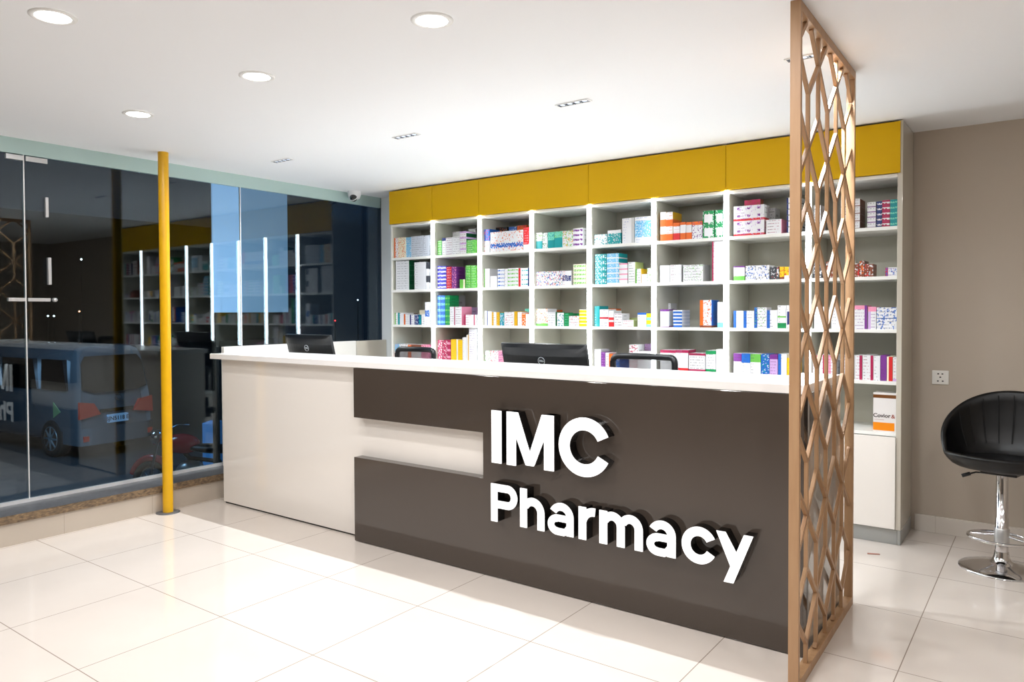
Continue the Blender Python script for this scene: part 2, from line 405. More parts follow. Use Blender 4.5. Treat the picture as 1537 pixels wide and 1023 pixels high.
# camera model, only used to measure where shelf items stand from where they are seen
F, YAW, PITCH, ROLL, PCX, PCY, EYE = 1119.457, .6415, .0212, -.0046, 744.785, 490.53, 1.5
def cam_axes():
    fw = Vector((-math.sin(YAW) * math.cos(PITCH), math.cos(YAW) * math.cos(PITCH), -math.sin(PITCH)))
    r = Vector((math.cos(YAW), math.sin(YAW), 0)); u = r.cross(fw)
    return fw, r * math.cos(ROLL) + u * math.sin(ROLL), -r * math.sin(ROLL) + u * math.cos(ROLL)
FW, RT, UP = cam_axes()
def on_y(px, py, y):
    d = FW * F + RT * (px - PCX) - UP * (py - PCY); k = y / d.y
    return Vector((0, 0, EYE)) + d * k
# (left px, right px, top px, number stacked, print, side colour, set back)
CELLS = {
 (0,0): [(591,597.5,357,1,'w oo Lo.3'),(597.5,609,356,1,'c oo tm'),(609,617,356,1,'s ow tw'),(617,635,354,1,'f tk'),(635.5,644,353,1,'f tk')],
 (0,1): [(594,614,391,6,'w tk','q'),(622,639,393,6,'w tk'),(639.5,644,393,2,'w Tk.5')],
 (0,2): [(589.5,597,469,1,'w Ll.25 tk'),(597.2,606,469,1,'w Lt.35 tk'),(606.2,615,471,1,'w Lo.3 tk'),(615.2,622,472,1,'w Ln.3 tv'),(622.2,628,472,1,'n ow tw'),(628.2,632.5,472,1,'t on'),(632.7,637.5,471,1,'w tk'),(638,644.5,453,1,'w Cb.3 tv')],
 (0,3): [(591,599,516,1,'s op Bp.4'),(599.3,612,516,1,'w oe'),(612.3,617,517,1,'o tw'),(617.3,632,517,1,'w oo Te.2'),(632.3,643,517,1,'p oe')],
 (1,0): [(652,663,361,2,'l og tw','g'),(663.5,669,357,1,'w tk Tn.15'),(669.2,679,356,1,'w td tv'),(679.2,690,355,1,'w tk'),(690.3,700,347,4,'w Tu.3 td','q'),(700.3,714.5,360,3,'l og tw')],
 (1,1): [(652,661,399,6,'a Cw.3'),(661.2,670,399,6,'a Cw.3'),(670.2,677.5,400,4,'r od tw'),(677.7,685,400,3,'v op'),(690,698,419,1,'l Rc.3'),(699,706.5,398,3,'l og tw'),(706.7,714.5,398,3,'l og tw')],
 (1,2): [(655,661.5,443,5,'b Cs.4'),(661.7,668,443,5,'b Cs.4'),(668.2,675,443,5,'g Cl.3'),(675.2,683,460,1,'w tk Rd.15'),(683.2,693,460,1,'w td tk','p'),(697,711,472,1,'w td Ld.12','p'),(711.2,715,472,1,'w Ld.5')],
 (1,3): [(657,664,510,3,'d ow'),(664.2,671.5,510,3,'d ow'),(671.7,676.5,510,3,'d Cp.3'),(677,685,509,1,'y tm'),(685.2,687,509,1,'w'),(687.2,694,510,1,'y tm'),(694.3,700,506,1,'w tm'),(700.2,703.7,502,1,'w Rm.4'),(704,714.5,491,1,'w tv')],
 (2,0): [(723.5,735,344,1,'w Tb.5 or'),(736,785,346.5,1,'w Wb oo.9 Wb'),(785.5,794,341,1,'w Tr.75 tw')],
 (2,1): [(723.5,735,403,5,'w Ll.2 td'),(736,746,414,1,'w tk'),(747,757,403,5,'w Cb.4'),(757.3,762,403,5,'w td'),(762.2,778,402,5,'w Cl.4'),(778.3,783,402,5,'w Lr.6'),(783.2,792.5,402,4,'w Ct.25','n')],
 (2,2): [(724.5,732,466,1,'w Rn.35 tk'),(732.3,738,467,1,'w tk'),(738.2,745,468,1,'w Lm.45 tk'),(745.2,750,468,1,'m tc'),(750.3,756.5,469,1,'t ob ow'),(757,771.5,468,1,'w tk or.9'),(772,776.5,467,1,'m'),(777,783,468,1,'w tr'),(783.3,789,470,1,'o ow tc'),(789.3,794.5,471,1,'w tk')],
 (2,3): [(728,736,526,1,'w ol tk'),(736.2,742,526,1,'w or'),(742.2,748,526,1,'w op tl'),(748.2,756,526,1,'p ov tw')],
 (3,0): [(804.5,814,349,1,'w ol Bt.5'),(814.3,822,349,1,'w og'),(822.3,832,348,1,'i ot Bt.5'),(832.3,844,347,1,'i ol Bt.6'),(844.3,860,346,1,'w ol om.6'),(860.3,874.5,342,4,'w Cv.45')],
 (3,1): [(804.5,844,407,1,'w ob.55 or.55 og.9 tk'),(844.3,857.5,406,1,'w Cn.4 tr'),(860.5,879,396,5,'c Cl.35 tb')],
 (3,2): [(804.5,822,463,1,'w om oo Bl.15'),(822.3,834,468,1,'w tk','g'),(836,846.5,469,1,'w ot.5','g'),(847,853.5,470,1,'g ti'),(854,869,474,1,'w tk or.95'),(869.5,880,464,5,'y Tw.2')],
 (3,3): [],
 (4,0): [(892,911.5,351.5,1,'w ot.1'),(912,932,345,1,'t Tw.25 ow'),(934,952.5,327,1,'w Rx.25 tb'),(953,977,325,1,'s Tw.15 ow Bw.2 tb')],
 (4,1): [(893,910.5,381,5,'t ow.4 tw'),(911,929,380,6,'s ow.4 Bw.3','t'),(929.3,942,395,4,'w Tp.3 tl'),(943,953.5,393,1,'w tl tk','h'),(954,962.5,403,1,'w Ll.2 tk','y'),(963,971,411,1,'w tk'),(971.5,979,402,1,'w ol tk')],
 (4,2): [(892,900,459,1,'t tw','t'),(900.3,913.5,464,1,'w Cr.1 tn'),(913.8,921.5,466,1,'w Cr.15 Br.3'),(922,934,470,1,'w td tk'),(934.3,951,480,1,'w tr','h'),(957,970,469,1,'w Tb.15 tk'),(970.5,978.5,470,2,'y Bi.4 tk')],
 (4,3): [(892,902,524,1,'w tk'),(902.3,908.5,528,1,'v tu'),(908.8,914,529,1,'w tv'),(914.3,920,531,1,'o ty'),(920.3,930,531,1,'b ow'),(930.3,944,531,1,'n ob'),(944.5,957,517,1,'w od tr'),(957.3,978.5,527,1,'w tp tk')],
 (5,0): [(991,1000,318,2,'w Bo.5 to','m'),(1000.2,1010,318,2,'w Bo.5 to','m'),(1010.5,1020.5,334,1,'w Br.4 tr To.2'),(1021,1029.5,333,1,'w Bo.4 To.15'),(1029.8,1038.5,333,1,'w Bo.4 To.15'),(1039,1054.5,332,1,'w To.2 ov.4'),(1055,1072,316,2,'g Ow ow.7'),(1073,1087,315,2,'g Ow ow.7')],
 (5,1): [(990.5,1005.5,398,2,'w tk'),(1006,1023,397,2,'w tk td'),(1025.5,1055,397,1,'w tk ol.9','x'),(1069,1087,358,7,'w tk Ld.1')],
 (5,2): [(991,1004.5,464,1,'w Tv.1 tk Bv.05','f'),(1010.5,1024,465,5,'b Tw.45','f'),(1050.5,1068,450,1,'w Lo.3 oo Be.08','b'),(1077,1087,453,1,'w Bs.2 tk')],
 (5,3): [(991,1014,525,1,'w Td.12 tk'),(1014.3,1033,525,1,'w Td.12 Br.15 tu'),(1034,1058.5,530,1,'w Td.12 Bd.15 tk'),(1059.5,1074.5,526,1,'w Tg.15 Bg.15 tk'),(1075,1087,524,1,'w tk')],
 (6,0): [(1101,1147,308,2,'w Br.14 Mv ou.9 tv'),(1150,1173,329,1,'w td tk','p'),(1181,1200,296,6,'w Ln.15 Bz.12')],
 (6,1): [(1101,1118,399,1,'w Tv.12 Bl.3 tk'),(1119,1155,398,1,'w ob.7 tb ok.9'),(1157,1163.5,400,1,'k ow tr'),(1163.8,1170,400,1,'k or ow'),(1170.3,1177,400,1,'y oo Be.2'),(1177.3,1184,400,1,'y or Bw.3'),(1184.3,1198,400,1,'w or ty')],
 (6,2): [(1101,1116,466,1,'w Lb.3 tk'),(1116.3,1132,466,1,'w Lb.3 tk'),(1132.3,1151,461,1,'w Lb.25 tk ol.9'),(1151.3,1167,465,1,'w Lb.3 tk'),(1167.3,1180,458,1,'w Bg.25 Cl.08 tk'),(1180.3,1192,458,1,'w On tk')],
 (6,3): [(1101,1113,530,1,'w Tv.4 tk'),(1113.3,1126,530,1,'w Tb.45 tk'),(1126.3,1142,531,1,'w Tl.4 tk'),(1142.3,1155,531,1,'b ot ow.8'),(1155.3,1167.5,532,1,'v Bu.8 tv'),(1168,1181,531,1,'w Lb.35 tk'),(1181.3,1196,537,1,'y tm')],
 (7,0): [(1215,1232,308,5,'w tk Bx.1'),(1262,1291,299,4,'w Be.12 te','e'),(1302,1315,303,5,'w tk Bv.12','n'),(1316,1324,302,5,'n Cw.4'),(1324.3,1336,300,5,'d Cw.35'),(1336.3,1349,299,5,'t Ci.3')],
 (7,1): [(1218,1234,394,1,'k ow tw'),(1240,1252,392,1,'e ox'),(1282,1290,395,1,'e or ow'),(1290.3,1297.5,391,1,'e oo ow'),(1298,1304.5,396,1,'e or ow'),(1304.8,1311,396,1,'e ow'),(1329,1348,401,1,'w Ld.2 ob tv')],
 (7,2): [(1222,1238,460,1,'w tk'),(1248,1262,460,1,'w tk'),(1282,1302,458,1,'w tv Tp.15 Rv.2'),(1303,1315.5,460,1,'w tv Lu.3 Tp.2'),(1316,1349.5,461,1,'w ob.6 Cb.06 tk')],
 (7,3): [(1216,1228,533,1,'w Rd.4 td'),(1230,1240,532,1,'w Rd.5 tk'),(1241,1256,533,1,'w Lp.4 td'),(1262,1283,533,1,'w td'),(1283.3,1294.5,533,1,'w Rd.35 td'),(1294.8,1311,533,1,'w Rd.25 tk td'),(1311.3,1321.5,534,1,'w tk'),(1321.8,1331,533,1,'v tk'),(1331.3,1340,535,1,'c Rr.6'),(1340.3,1349.5,536,1,'w tp tk Bu.1')],
}
# cartons seen above or behind the front row: (bay,row): (left px,right px,top px,z raise px bottom or None,print)
BACKS = {
 (0,1): [(614.5,621.5,394,'q ow tw')],
 (0,2): [(629,637,465,'c'),(607,615,470,'e')],
 (1,0): [(679,690,347.5,'w tk'),(703,714,343,'x')],
 (1,1): [(686,697,402,'w Rq.4')],
 (1,2): [(675.5,686,443,'x tk'),(688,706,461,'u td')],
 (2,0): [(740,761,341,'z oo.7'),(763,775,340,'b ow.7'),(776,790,338,'o or')],
 (2,1): [(736,745,404,'x')],
 (2,2): [(788,794.5,463,'i')],
 (3,0): [(874.7,880,342,'x tk')],
 (3,2): [(825,833,465,'o'),(859,869,470,'g')],
 (4,1): [(963,971,403,'h ty')],
 (4,2): [(913,922,463,'o te'),(944,957,477,'h')],
 (4,3): [(967,979,516,'u td')],
 (5,1): [],
 (6,0): [(1149,1163,312,'w tk')],
 (5,2): [(993,1006,455,'w tk')],
 (1,3): [(672,690,508,'n')],
}
SHELFN = ['top', 'second', 'third', 'fourth']
BAYN = ['leftmost', 'second', 'third', 'fourth', 'fifth', 'sixth', 'seventh', 'rightmost']
def colname(base, acc):
    a = []
    for q in acc:
        if q != base and NAM[q] not in a and NAM[q] != NAM[base]: a.append(NAM[q])
    a = a[:1]
    return NAM[base] + (' and ' + a[0] if a else '')
rng = random.Random(3)
boxes = 0
for (bay, row), items in CELLS.items():
    zb = LV[row] + .0004
    l = SX0 + bay * BAY + TH + .003; r = SX0 + (bay + 1) * BAY - (TH if bay < 7 else .03) - .003
    gname = f'medicine cartons on the {SHELFN[row]} shelf of the {BAYN[bay]} bay'
    for n, it in enumerate(items):
        x0, x1, yt, k, spec = it[:5]; side = it[5] if len(it) > 5 else None
        yf = YS + .03 + rng.random() * .006
        a = max(l, on_y(x0, yt, yf).x); b = min(r, on_y(x1, yt, yf).x)
        if b - a < .008: continue
        b -= .0012
        ztop = min(on_y((x0 + x1) / 2, yt, yf).z, (LV[row - 1] - .026) if row else 2.32); H = ztop - zb; h = H / k
        if side: dep = .17
        else: dep = .11 + rng.random() * .05
        if (bay, row) in BACKS: dep = min(dep, .15)
        mb, base, acc = carton(b - a, dep, h - .0006, spec, side, rng)
        o0 = None
        for q in range(k):
            if o0 is None: o = mb.build('medicine_box', M['carton'], colors=True); o0 = o
            else: o = o0.copy(); C.objects.link(o)
            o.location = ((a + b) / 2 + (rng.random() - .5) * .001 * (k > 1), yf, zb + q * h)
            boxes += 1
            cn = colname(base, acc)
            if k == 1: lab = f'{cn} carton, {ORD[n]} pile from left on {SHELFN[row]} shelf of {BAYN[bay]} bay'
            else:
                w = 'topmost' if q == k - 1 else ('bottom one' if q == 0 else ORD[k - 1 - q] + ' down')
                lab = f'{cn} carton, {w} in {ORD[n]} pile, {SHELFN[row]} shelf, {BAYN[bay]} bay'
            tag(o, lab, 'medicine box', gname)
    for n, (x0, x1, yt, spec) in enumerate(BACKS.get((bay, row), [])):
        yf = YS + .21
        a = max(l, on_y(x0, yt, yf).x); b = min(r, on_y(x1, yt, yf).x)
        H = on_y((x0 + x1) / 2, yt, yf).z - zb
        mb, base, acc = carton(b - a, .12, H, spec, None, rng)
        o = mb.build('medicine_box', M['carton'], colors=True); o.location = ((a + b) / 2, yf + rng.random() * .01, zb); boxes += 1
        tag(o, f'{NAM[base]} carton, {ORD[n]} in the back row, {SHELFN[row]} shelf of {BAYN[bay]} bay', 'medicine box', gname)
# small maroon carton lying on the lilac pair
p0, p1 = on_y(1118, 296, YS + .07), on_y(1142, 296, YS + .07); zz = on_y(1124, 308, YS + .036).z
mb, _, _ = carton(p1.x - p0.x, .07, .04, 'd oe', 'e', rng)
o = mb.build('medicine_box', M['carton'], colors=True); o.location = ((p0.x + p1.x) / 2, YS + .06, zz + .001)
tag(o, 'small maroon carton lying on top of the two lilac and red cartons', 'medicine box')
# large white box with orange foot in the right bay near the floor cabinet
p0, p1 = on_y(1310.5, 643, YS + .03), on_y(1347, 643, YS + .03); zt = on_y(1328, 589.5, YS + .03).z
t = thing('medicine_box', 'large white box with brown top stripe and orange foot on the lowest open shelf', 'medicine box', ((p0.x + p1.x) / 2, YS + .03, LV[4] + .0005))
w = p1.x - p0.x - .008; h = zt - LV[4]; t.location.x -= .004
mb = MB(); d = .12
mb.box(-w/2, w/2, 0, d, 0, h, 0)
mb.build('carton_body', mat('box white', (228, 224, 222), .35), t, bevel=.001)
B(-w/2 - .0003, w/2 + .0003, -.0006, d * .9, h * .865, h * .95).build('top_stripe', mat('box brown', (110, 62, 10), .35), t)
B(-w/2 - .0003, w/2 * .86, -.0006, d * .9, h * .03, h * .235).build('bottom_stripe', mat('box orange', (238, 138, 8), .35), t)
B(-w/2 + .006, w/2 - .07, -.0006, 0.0004, h * .30, h * .312).build('small_print', mat('box print', (190, 160, 150), .5), t)
MT = Matrix.Translation((-.016, -.0008, h * .41)) @ Matrix.Rotation(R(90), 4, 'X')
text_mesh('lettering', 'Covior', .035, mat('box ink', (48, 30, 28), .5), t, MT)
text_mesh('lettering', '&', .034, mat('box ink red', (150, 60, 40), .5), t, Matrix.Translation((w / 2 - .017, -.0008, h * .40)) @ Matrix.Rotation(R(90), 4, 'X'))

# ------------------------------------------------------------------ counter
XL_, XRR = -5.235, -.846
cn = thing('reception_counter', 'long white reception counter with a dark taupe front panel and white worktop', 'counter', (-3.0, 3.4, 0))
def cb(nm, x0, x1, y0, y1, z0, z1, m, bev=.002): return B(x0 + 3, x1 + 3, y0 - 3.4, y1 - 3.4, z0, z1).build(nm, m, cn, bevel=bev)
cb('white_front', XL_, XRR - .004, 3.404, 3.44, .012, 1.135, M['whiteg'])
cb('toe_line', XL_ + .01, XRR - .01, 3.415, 3.44, .0, .012, M['seam'], 0)
poly = [(-3.655, .004), (-.85, .004), (-.85, 1.135), (-3.655, 1.135), (-3.655, .812), (-2.588, .812), (-2.588, .552), (-3.655, .552)]
MB().prism([(a + 3, b) for a, b in poly], 'y', YD - 3.4, 3.403 - 3.4).build('dark_front', M['dark'], cn, bevel=.0015)
cb('end_panel', XL_ - .0, XL_ + .02, 3.44, 3.80, 0, 1.135, M['whiteg'])
cb('glossy_end_panel', XRR - .014, XRR, 3.405, 4.0, 0, 1.135, M['endp'])
cb('worktop', XL_ - .055, XRR + .002, YD - .002, 3.80, 1.138, 1.178, M['worktop'], .003)
cb('worktop_return', XRR - .20, XRR + .002, 3.8005, 4.0, 1.138, 1.178, M['worktop'], .002)
cb('desk', XL_ + .02, XRR - .014, 3.44, 4.0, .735, .765, M['white'])
for x in (-4.2, -3.1, -2.0): cb('desk_support', x, x + .02, 3.44, 4.0, 0, .735, M['white'])
# ------------------------------------------------------------------ sign letters
class Let:
    def __init__(s): s.p = []
    def rect(s, x0, x1, z0, z1): s.p.append([(x0, z0), (x1, z0), (x1, z1), (x0, z1)])
    def poly(s, pts): s.p.append(pts)
    def arc(s, cx, cz, rx, rz, w, a0, a1, n=None):
        n = n or max(4, int(abs(a1 - a0) / 7)); wx = w; wz = w
        for i in range(n):
            t0, t1 = R(a0 + (a1 - a0) * i / n), R(a0 + (a1 - a0) * (i + 1) / n)
            o = lambda t: (cx + rx * math.cos(t), cz + rz * math.sin(t)); q = lambda t: (cx + (rx - wx) * math.cos(t), cz + (rz - wz) * math.sin(t))
            s.p.append([o(t0), o(t1), q(t1), q(t0)])
def emit_letter(ch, L, lab):
    xs = [p[0] for q in L.p for p in q]; zs = [p[1] for q in L.p for p in q]; ox = (min(xs) + max(xs)) / 2; oz = min(zs)
    t = thing('sign_letter', lab, 'sign letter', (ox, YD, oz), group='raised white letters of the counter sign')
    import bmesh
    for nm, y0, y1, m in (('letter_face', -.070, -.0645, M['letter_face']), ('letter_return', -.064, -.0005, M['letter_side'])):
        mb = MB()
        for q in L.p: mb.prism([(a - ox, b - oz) for a, b in q], 'y', y0, y1)
        o = mb.build(nm, m, t)
        # weld neighbouring stroke pieces and drop the walls between them
        bm = bmesh.new(); bm.from_mesh(o.data); bmesh.ops.remove_doubles(bm, verts=bm.verts, dist=1e-5)
        seen = {}
        for f in bm.faces: seen.setdefault(frozenset(v.index for v in f.verts), []).append(f)
        bmesh.ops.delete(bm, geom=[f for g in seen.values() if len(g) > 1 for f in g], context='FACES_ONLY')
        bm.to_mesh(o.data); bm.free()
z0, cap, w = .667, .289, .066
L = Let(); L.rect(-2.474, -2.408, z0, z0 + cap); emit_letter('I', L, 'white capital I of the upper sign line on the dark counter')
L = Let(); a, b = -2.371, -2.070; m_ = (a + b) / 2; w2 = .060
L.rect(a, a + w2, z0, z0 + cap); L.rect(b - w2, b, z0, z0 + cap)
zb_ = z0 + .012
L.poly([(a + .004, z0 + cap), (a + .074, z0 + cap), (m_ + .026, zb_), (m_ - .026, zb_), (m_-.032, zb_+.012)]); L.poly([(b - .074, z0 + cap), (b - .004, z0 + cap), (m_ + .032, zb_+.012), (m_ + .026, zb_), (m_ - .026, zb_)])
emit_letter('M', L, 'white capital M of the upper sign line on the dark counter')
L = Let(); L.arc(-1.889, .812, .150, .150, .064, 25, 334); emit_letter('C', L, 'white capital C of the upper sign line on the dark counter')
z0, cap, xh, w = .343, .209, .166, .043
L = Let(); a = -2.480
L.rect(a, a + w, z0, z0 + cap); r_ = .066; zc_ = z0 + cap - r_
L.rect(a + w, a + .112, z0 + cap - .041, z0 + cap); L.rect(a + w, a + .112, z0 + cap - 2 * r_, z0 + cap - 2 * r_ + .041)
L.arc(a + .112, zc_, .064, r_, .041, -90, 90); emit_letter('P', L, 'white capital P starting the lower sign line')
def arch(L, x0, x1, w):
    rx = (x1 - x0) / 2; rz = rx * 1.05; L.arc(x0 + rx, z0 + xh - rz, rx, rz, w, 0, 150 if True else 180)
    L.rect(x1 - w, x1, z0, z0 + xh - rz)
L = Let(); L.rect(-2.284, -2.284 + w, z0, z0 + cap); arch(L, -2.284 + .004, -2.130, w); emit_letter('h', L, 'white letter h after the capital P of the lower sign line')
def let_a(x0, x1, lab):
    L = Let(); W_ = x1 - x0; rx = W_ / 2 - .004; cx = x1 - rx
    L.rect(x1 - .041, x1, z0, z0 + xh - rx); L.arc(cx, z0 + xh - rx, rx, rx, .040, 0, 152)
    bh = .106; r2 = bh / 2; L.arc(x0 + r2 + .006, z0 + r2 - .003, r2 + .006, r2, .038, 90, 270)
    L.rect(x0 + r2 + .006, x1 - .020, z0 + bh - .003 - .035, z0 + bh - .003); L.rect(x0 + r2 + .006, x1 - .055, z0 - .003, z0 + .034)
    L.poly([(x1 - .055, z0 - .003), (x1 - .038, z0 + .006), (x1 - .038, z0 + .055), (x1 - .055, z0 + .034)])
    emit_letter('a', L, lab)
let_a(-2.108, -1.953, 'white letter a between h and r of the lower sign line')
L = Let(); L.rect(-1.922, -1.922 + w, z0, z0 + xh); L.arc(-1.835, z0 + xh - .084, .086, .086, .042, 84, 168); emit_letter('r', L, 'white letter r between a and m of the lower sign line')
L = Let(); L.rect(-1.803, -1.803 + w, z0, z0 + xh); arch(L, -1.800, -1.664, w - .001); arch(L, -1.702, -1.568, w - .001); emit_letter('m', L, 'white letter m at the middle of the lower sign line')
let_a(-1.548, -1.401, 'white letter a between m and c of the lower sign line')
L = Let(); L.arc(-1.288, z0 + xh / 2, .083, .085, .042, 28, 332); emit_letter('c', L, 'white letter c between a and y of the lower sign line')
L = Let(); zt_ = z0 + xh
L.poly([(-1.207, zt_), (-1.165, zt_), (-1.104, z0 + .060), (-1.126, z0 + .004), (-1.141, z0 + .012)])
L.poly([(-1.083, zt_), (-1.042, zt_), (-1.129, z0 - .058), (-1.173, z0 - .058)])
emit_letter('y', L, 'white letter y ending the lower sign line')

# ------------------------------------------------------------------ lattice screen
lt = thing('lattice_screen', 'tall wooden lattice screen of diamonds standing at the end of the counter', 'screen', (-.825, 4.112, 0), rotz=R(1.04))
lx0, lx1 = -.845 + .825, -.806 + .825
ya, yb2 = -1.097, 0.0
B(lx0, lx1, ya, ya + .026, 0, CEIL - .001).build('post', M['wood'], lt, bevel=.001)
B(lx0, lx1, yb2 - .026, yb2, 0, CEIL - .001).build('post', M['wood'], lt, bevel=.001)
B(lx0, lx1, ya + .0265, yb2 - .0265, CEIL - .04, CEIL - .001).build('rail', M['wood'], lt, bevel=.001)
B(lx0, lx1, ya + .0265, yb2 - .0265, 0, .04).build('rail', M['wood'], lt, bevel=.001)
COLS = [-1.074 + .1766 * k for k in range(7)]
def strip(mb, p, q, w=.019, lim=(ya + .026, yb2 - .026), zl=(.04, CEIL - .04)):
    (y0, z0), (y1, z1) = p, q
    # clip to the frame
    def clip(a, b, lo, hi, i):
        a, b = list(a), list(b)
        for s, t in ((a, b), (b, a)):
            if s[i] < lo:
                if t[i] <= lo: return None
                k = (lo - s[i]) / (t[i] - s[i]); s[0] += (t[0] - s[0]) * k if i else lo - s[0]; 
                if i: s[1] = lo
                else: s[1] += (t[1] - s[1]) * k
            elif s[i] > hi:
                if t[i] >= hi: return None
                k = (hi - s[i]) / (t[i] - s[i])
                if i: s[0] += (t[0] - s[0]) * k; s[1] = hi
                else: s[0] = hi; s[1] += (t[1] - s[1]) * k
        return a, b
    def clipy(a, b, lo, hi):
        a, b = list(a), list(b)
        for s, t in ((a, b), (b, a)):
            for lim_, sg in ((lo, 1), (hi, -1)):
                if (s[0] - lim_) * sg < 0:
                    if (t[0] - lim_) * sg <= 0: return None
                    k = (lim_ - s[0]) / (t[0] - s[0]); s[1] += (t[1] - s[1]) * k; s[0] = lim_
        return a, b
    def clipz(a, b, lo, hi):
        a, b = list(a), list(b)
        for s, t in ((a, b), (b, a)):
            for lim_, sg in ((lo, 1), (hi, -1)):
                if (s[1] - lim_) * sg < 0:
                    if (t[1] - lim_) * sg <= 0: return None
                    k = (lim_ - s[1]) / (t[1] - s[1]); s[0] += (t[0] - s[0]) * k; s[1] = lim_
        return a, b
    r_ = clipy((y0, z0), (y1, z1), *lim)
    if not r_: return False
    r_ = clipz(*r_, *zl)
    if not r_: return False
    a, b = Vector(r_[0]), Vector(r_[1])
    if (b - a).length < .02: return False
    d = (b - a).normalized(); n = Vector((-d.y, d.x)) * w / 2; h0, h1 = lx0 + .012, lx0 + .027
    mb.prism([tuple(a - n), tuple(b - n), tuple(b + n), tuple(a + n)], 'x', h0, h1); return True
P_ = .7515; dz = .155
for ci, y in enumerate(COLS):
    edge = ci in (0, 6)
    for k in range(-1, 5):
        zt = (CEIL - .003 if ci % 2 else CEIL - .003 - P_ / 2) - P_ * k
        mb = MB(); ok = 0
        dx = .1766
        for p, q in (((y, zt), (y - dx, zt - dz)), ((y, zt), (y + dx, zt - dz)), ((y - dx, zt - dz), (y, zt - 2 * dz)), ((y + dx, zt - dz), (y, zt - 2 * dz))):
            ok += strip(mb, p, q)
        if ok: mb.build('diamond_frame', M['woodd'], lt, bevel=.0008)
        if not edge:
            mb = MB()
            if strip(mb, (y, zt - 2 * dz), (y, zt - P_)): mb.build('strut', M['wood'], lt, bevel=.0008)

# ------------------------------------------------------------------ yellow pole
t = thing('steel_pole', 'yellow painted steel pole standing in front of the glass wall', 'pole', (-5.322, 2.990, 0))
MB().lathe([(.037, .006), (.037, CEIL)], 40).build('pole_tube', M['pole'], t)
MB().lathe([(.085, .0), (.085, .003), (.076, .006), (.04, .006)], 40).build('base_plate', M['stone'], t)

# ------------------------------------------------------------------ ceiling fixtures
dl = [(-4.41, 2.325), (-3.235, 2.32), (-2.05, 2.315), (-3.232, 1.36), (-.87, 2.31), (-4.41, 1.36), (-2.05, 1.36), (-.87, 1.36), (-3.23, .4), (-2.05, .4), (-.87, .4), (-4.41, .4), (.35, 2.3), (1.5, 2.3), (.35, 1.3)]
dlab = ['recessed round ceiling lamp nearest to the yellow pole', 'recessed round ceiling lamp, middle one of the far row', 'recessed round ceiling lamp above the dark counter panel, rightmost in view',
        'recessed round ceiling lamp at the upper left, closest to the camera']
for i, (x, y) in enumerate(dl):
    t = thing('ceiling_lamp', dlab[i] if i < 4 else 'recessed round ceiling lamp above the open floor, out of the picture', 'ceiling lamp', (x, y, CEIL), group='round recessed ceiling lamps')
    MB().lathe([(.088, -.0005), (.088, -.003), (.080, -.007), (.066, -.006), (.066, -.002)], 48, cap=False).build('lamp_ring', M['trim'], t)
    MB().lathe([(.001, -.0035), (.066, -.0035), (.066, -.0005)], 48).build('diffuser', M['lamp'], t)
    area('lamp_light', (0, 0, -.012), .13, 8.6, (253, 251, 250), parent=t)
slab = ['slot lamp with four cells in the ceiling nearest the glass wall', 'slot lamp with four cells, second from the glass wall', 'slot lamp with four cells in the ceiling above the large monitor', 'slot lamp with four cells seen through the lattice top']
for x, lb in zip((-4.862, -3.530, -2.214, -.93), slab):
    t = thing('slot_lamp', lb, 'ceiling lamp', (x, 3.715, CEIL), group='four-cell slot lamps in the ceiling')
    mb = MB().box(-.108, .108, -.028, -.022, -.006, -.0005).box(-.108, .108, .022, .028, -.006, -.0005).box(-.108, -.1, -.022, .022, -.006, -.0005).box(.1, .108, -.022, .022, -.006, -.0005)
    mb.build('lamp_frame', M['trim'], t)
    mb = MB().box(-.1, .1, -.022, .022, -.003, -.0005)
    for k in range(5): mb.box(-.1 + k * .0485, -.1 + k * .0485 + .006, -.022, .022, -.006, -.003)
    mb.build('baffle', M['slotdark'], t)
    for k in range(4):
        MB().lathe([(.001, -.0045), (.014, -.0045), (.015, -.003)], 16, -.0728 + .0485 * k, 0).build('lens', M['slotlamp'], t)
    area('slot_light', (0, 0, -.0062), .17, 21.0, (244, 250, 255), 'RECTANGLE', .010, spread=150, parent=t)

# dome camera
t = thing('security_camera', 'white dome security camera on the ceiling beside the glass wall', 'camera', (-5.555, 5.10, CEIL))
MB().lathe([(.052, -.0005), (.055, -.012), (.052, -.035), (.044, -.058), (.030, -.066), (.001, -.068)], 32).build('housing', M['camw'], t)
mb = MB(); rows = []
for i in range(9):
    th = math.pi * i / 8; rows.append([(.031 * math.sin(th) * math.cos(q * math.pi / 8), .031 * math.sin(th) * math.sin(q * math.pi / 8), -.031 * math.cos(th)) for q in range(16)])
mb.grid(rows, close_u=True); o = mb.build('lens_dome', M['camd'], t); o.location = (.018, -.026, -.058)
mb = MB(); rows = []
for q in range(25):
    a = 2 * math.pi * q / 24; rows.append([(.033 * math.cos(a), .033 * math.sin(a), .0), (.037 * math.cos(a), .037 * math.sin(a), .0), (.035 * math.cos(a), .035 * math.sin(a), .008)])
mb.grid(rows, close_u=True); o = mb.build('lens_ring', M['camw'], t); o.location = (.018, -.024, -.056); o.rotation_euler = (R(50), R(25), 0)

t.scale = (1.22, 1.22, 1.22)
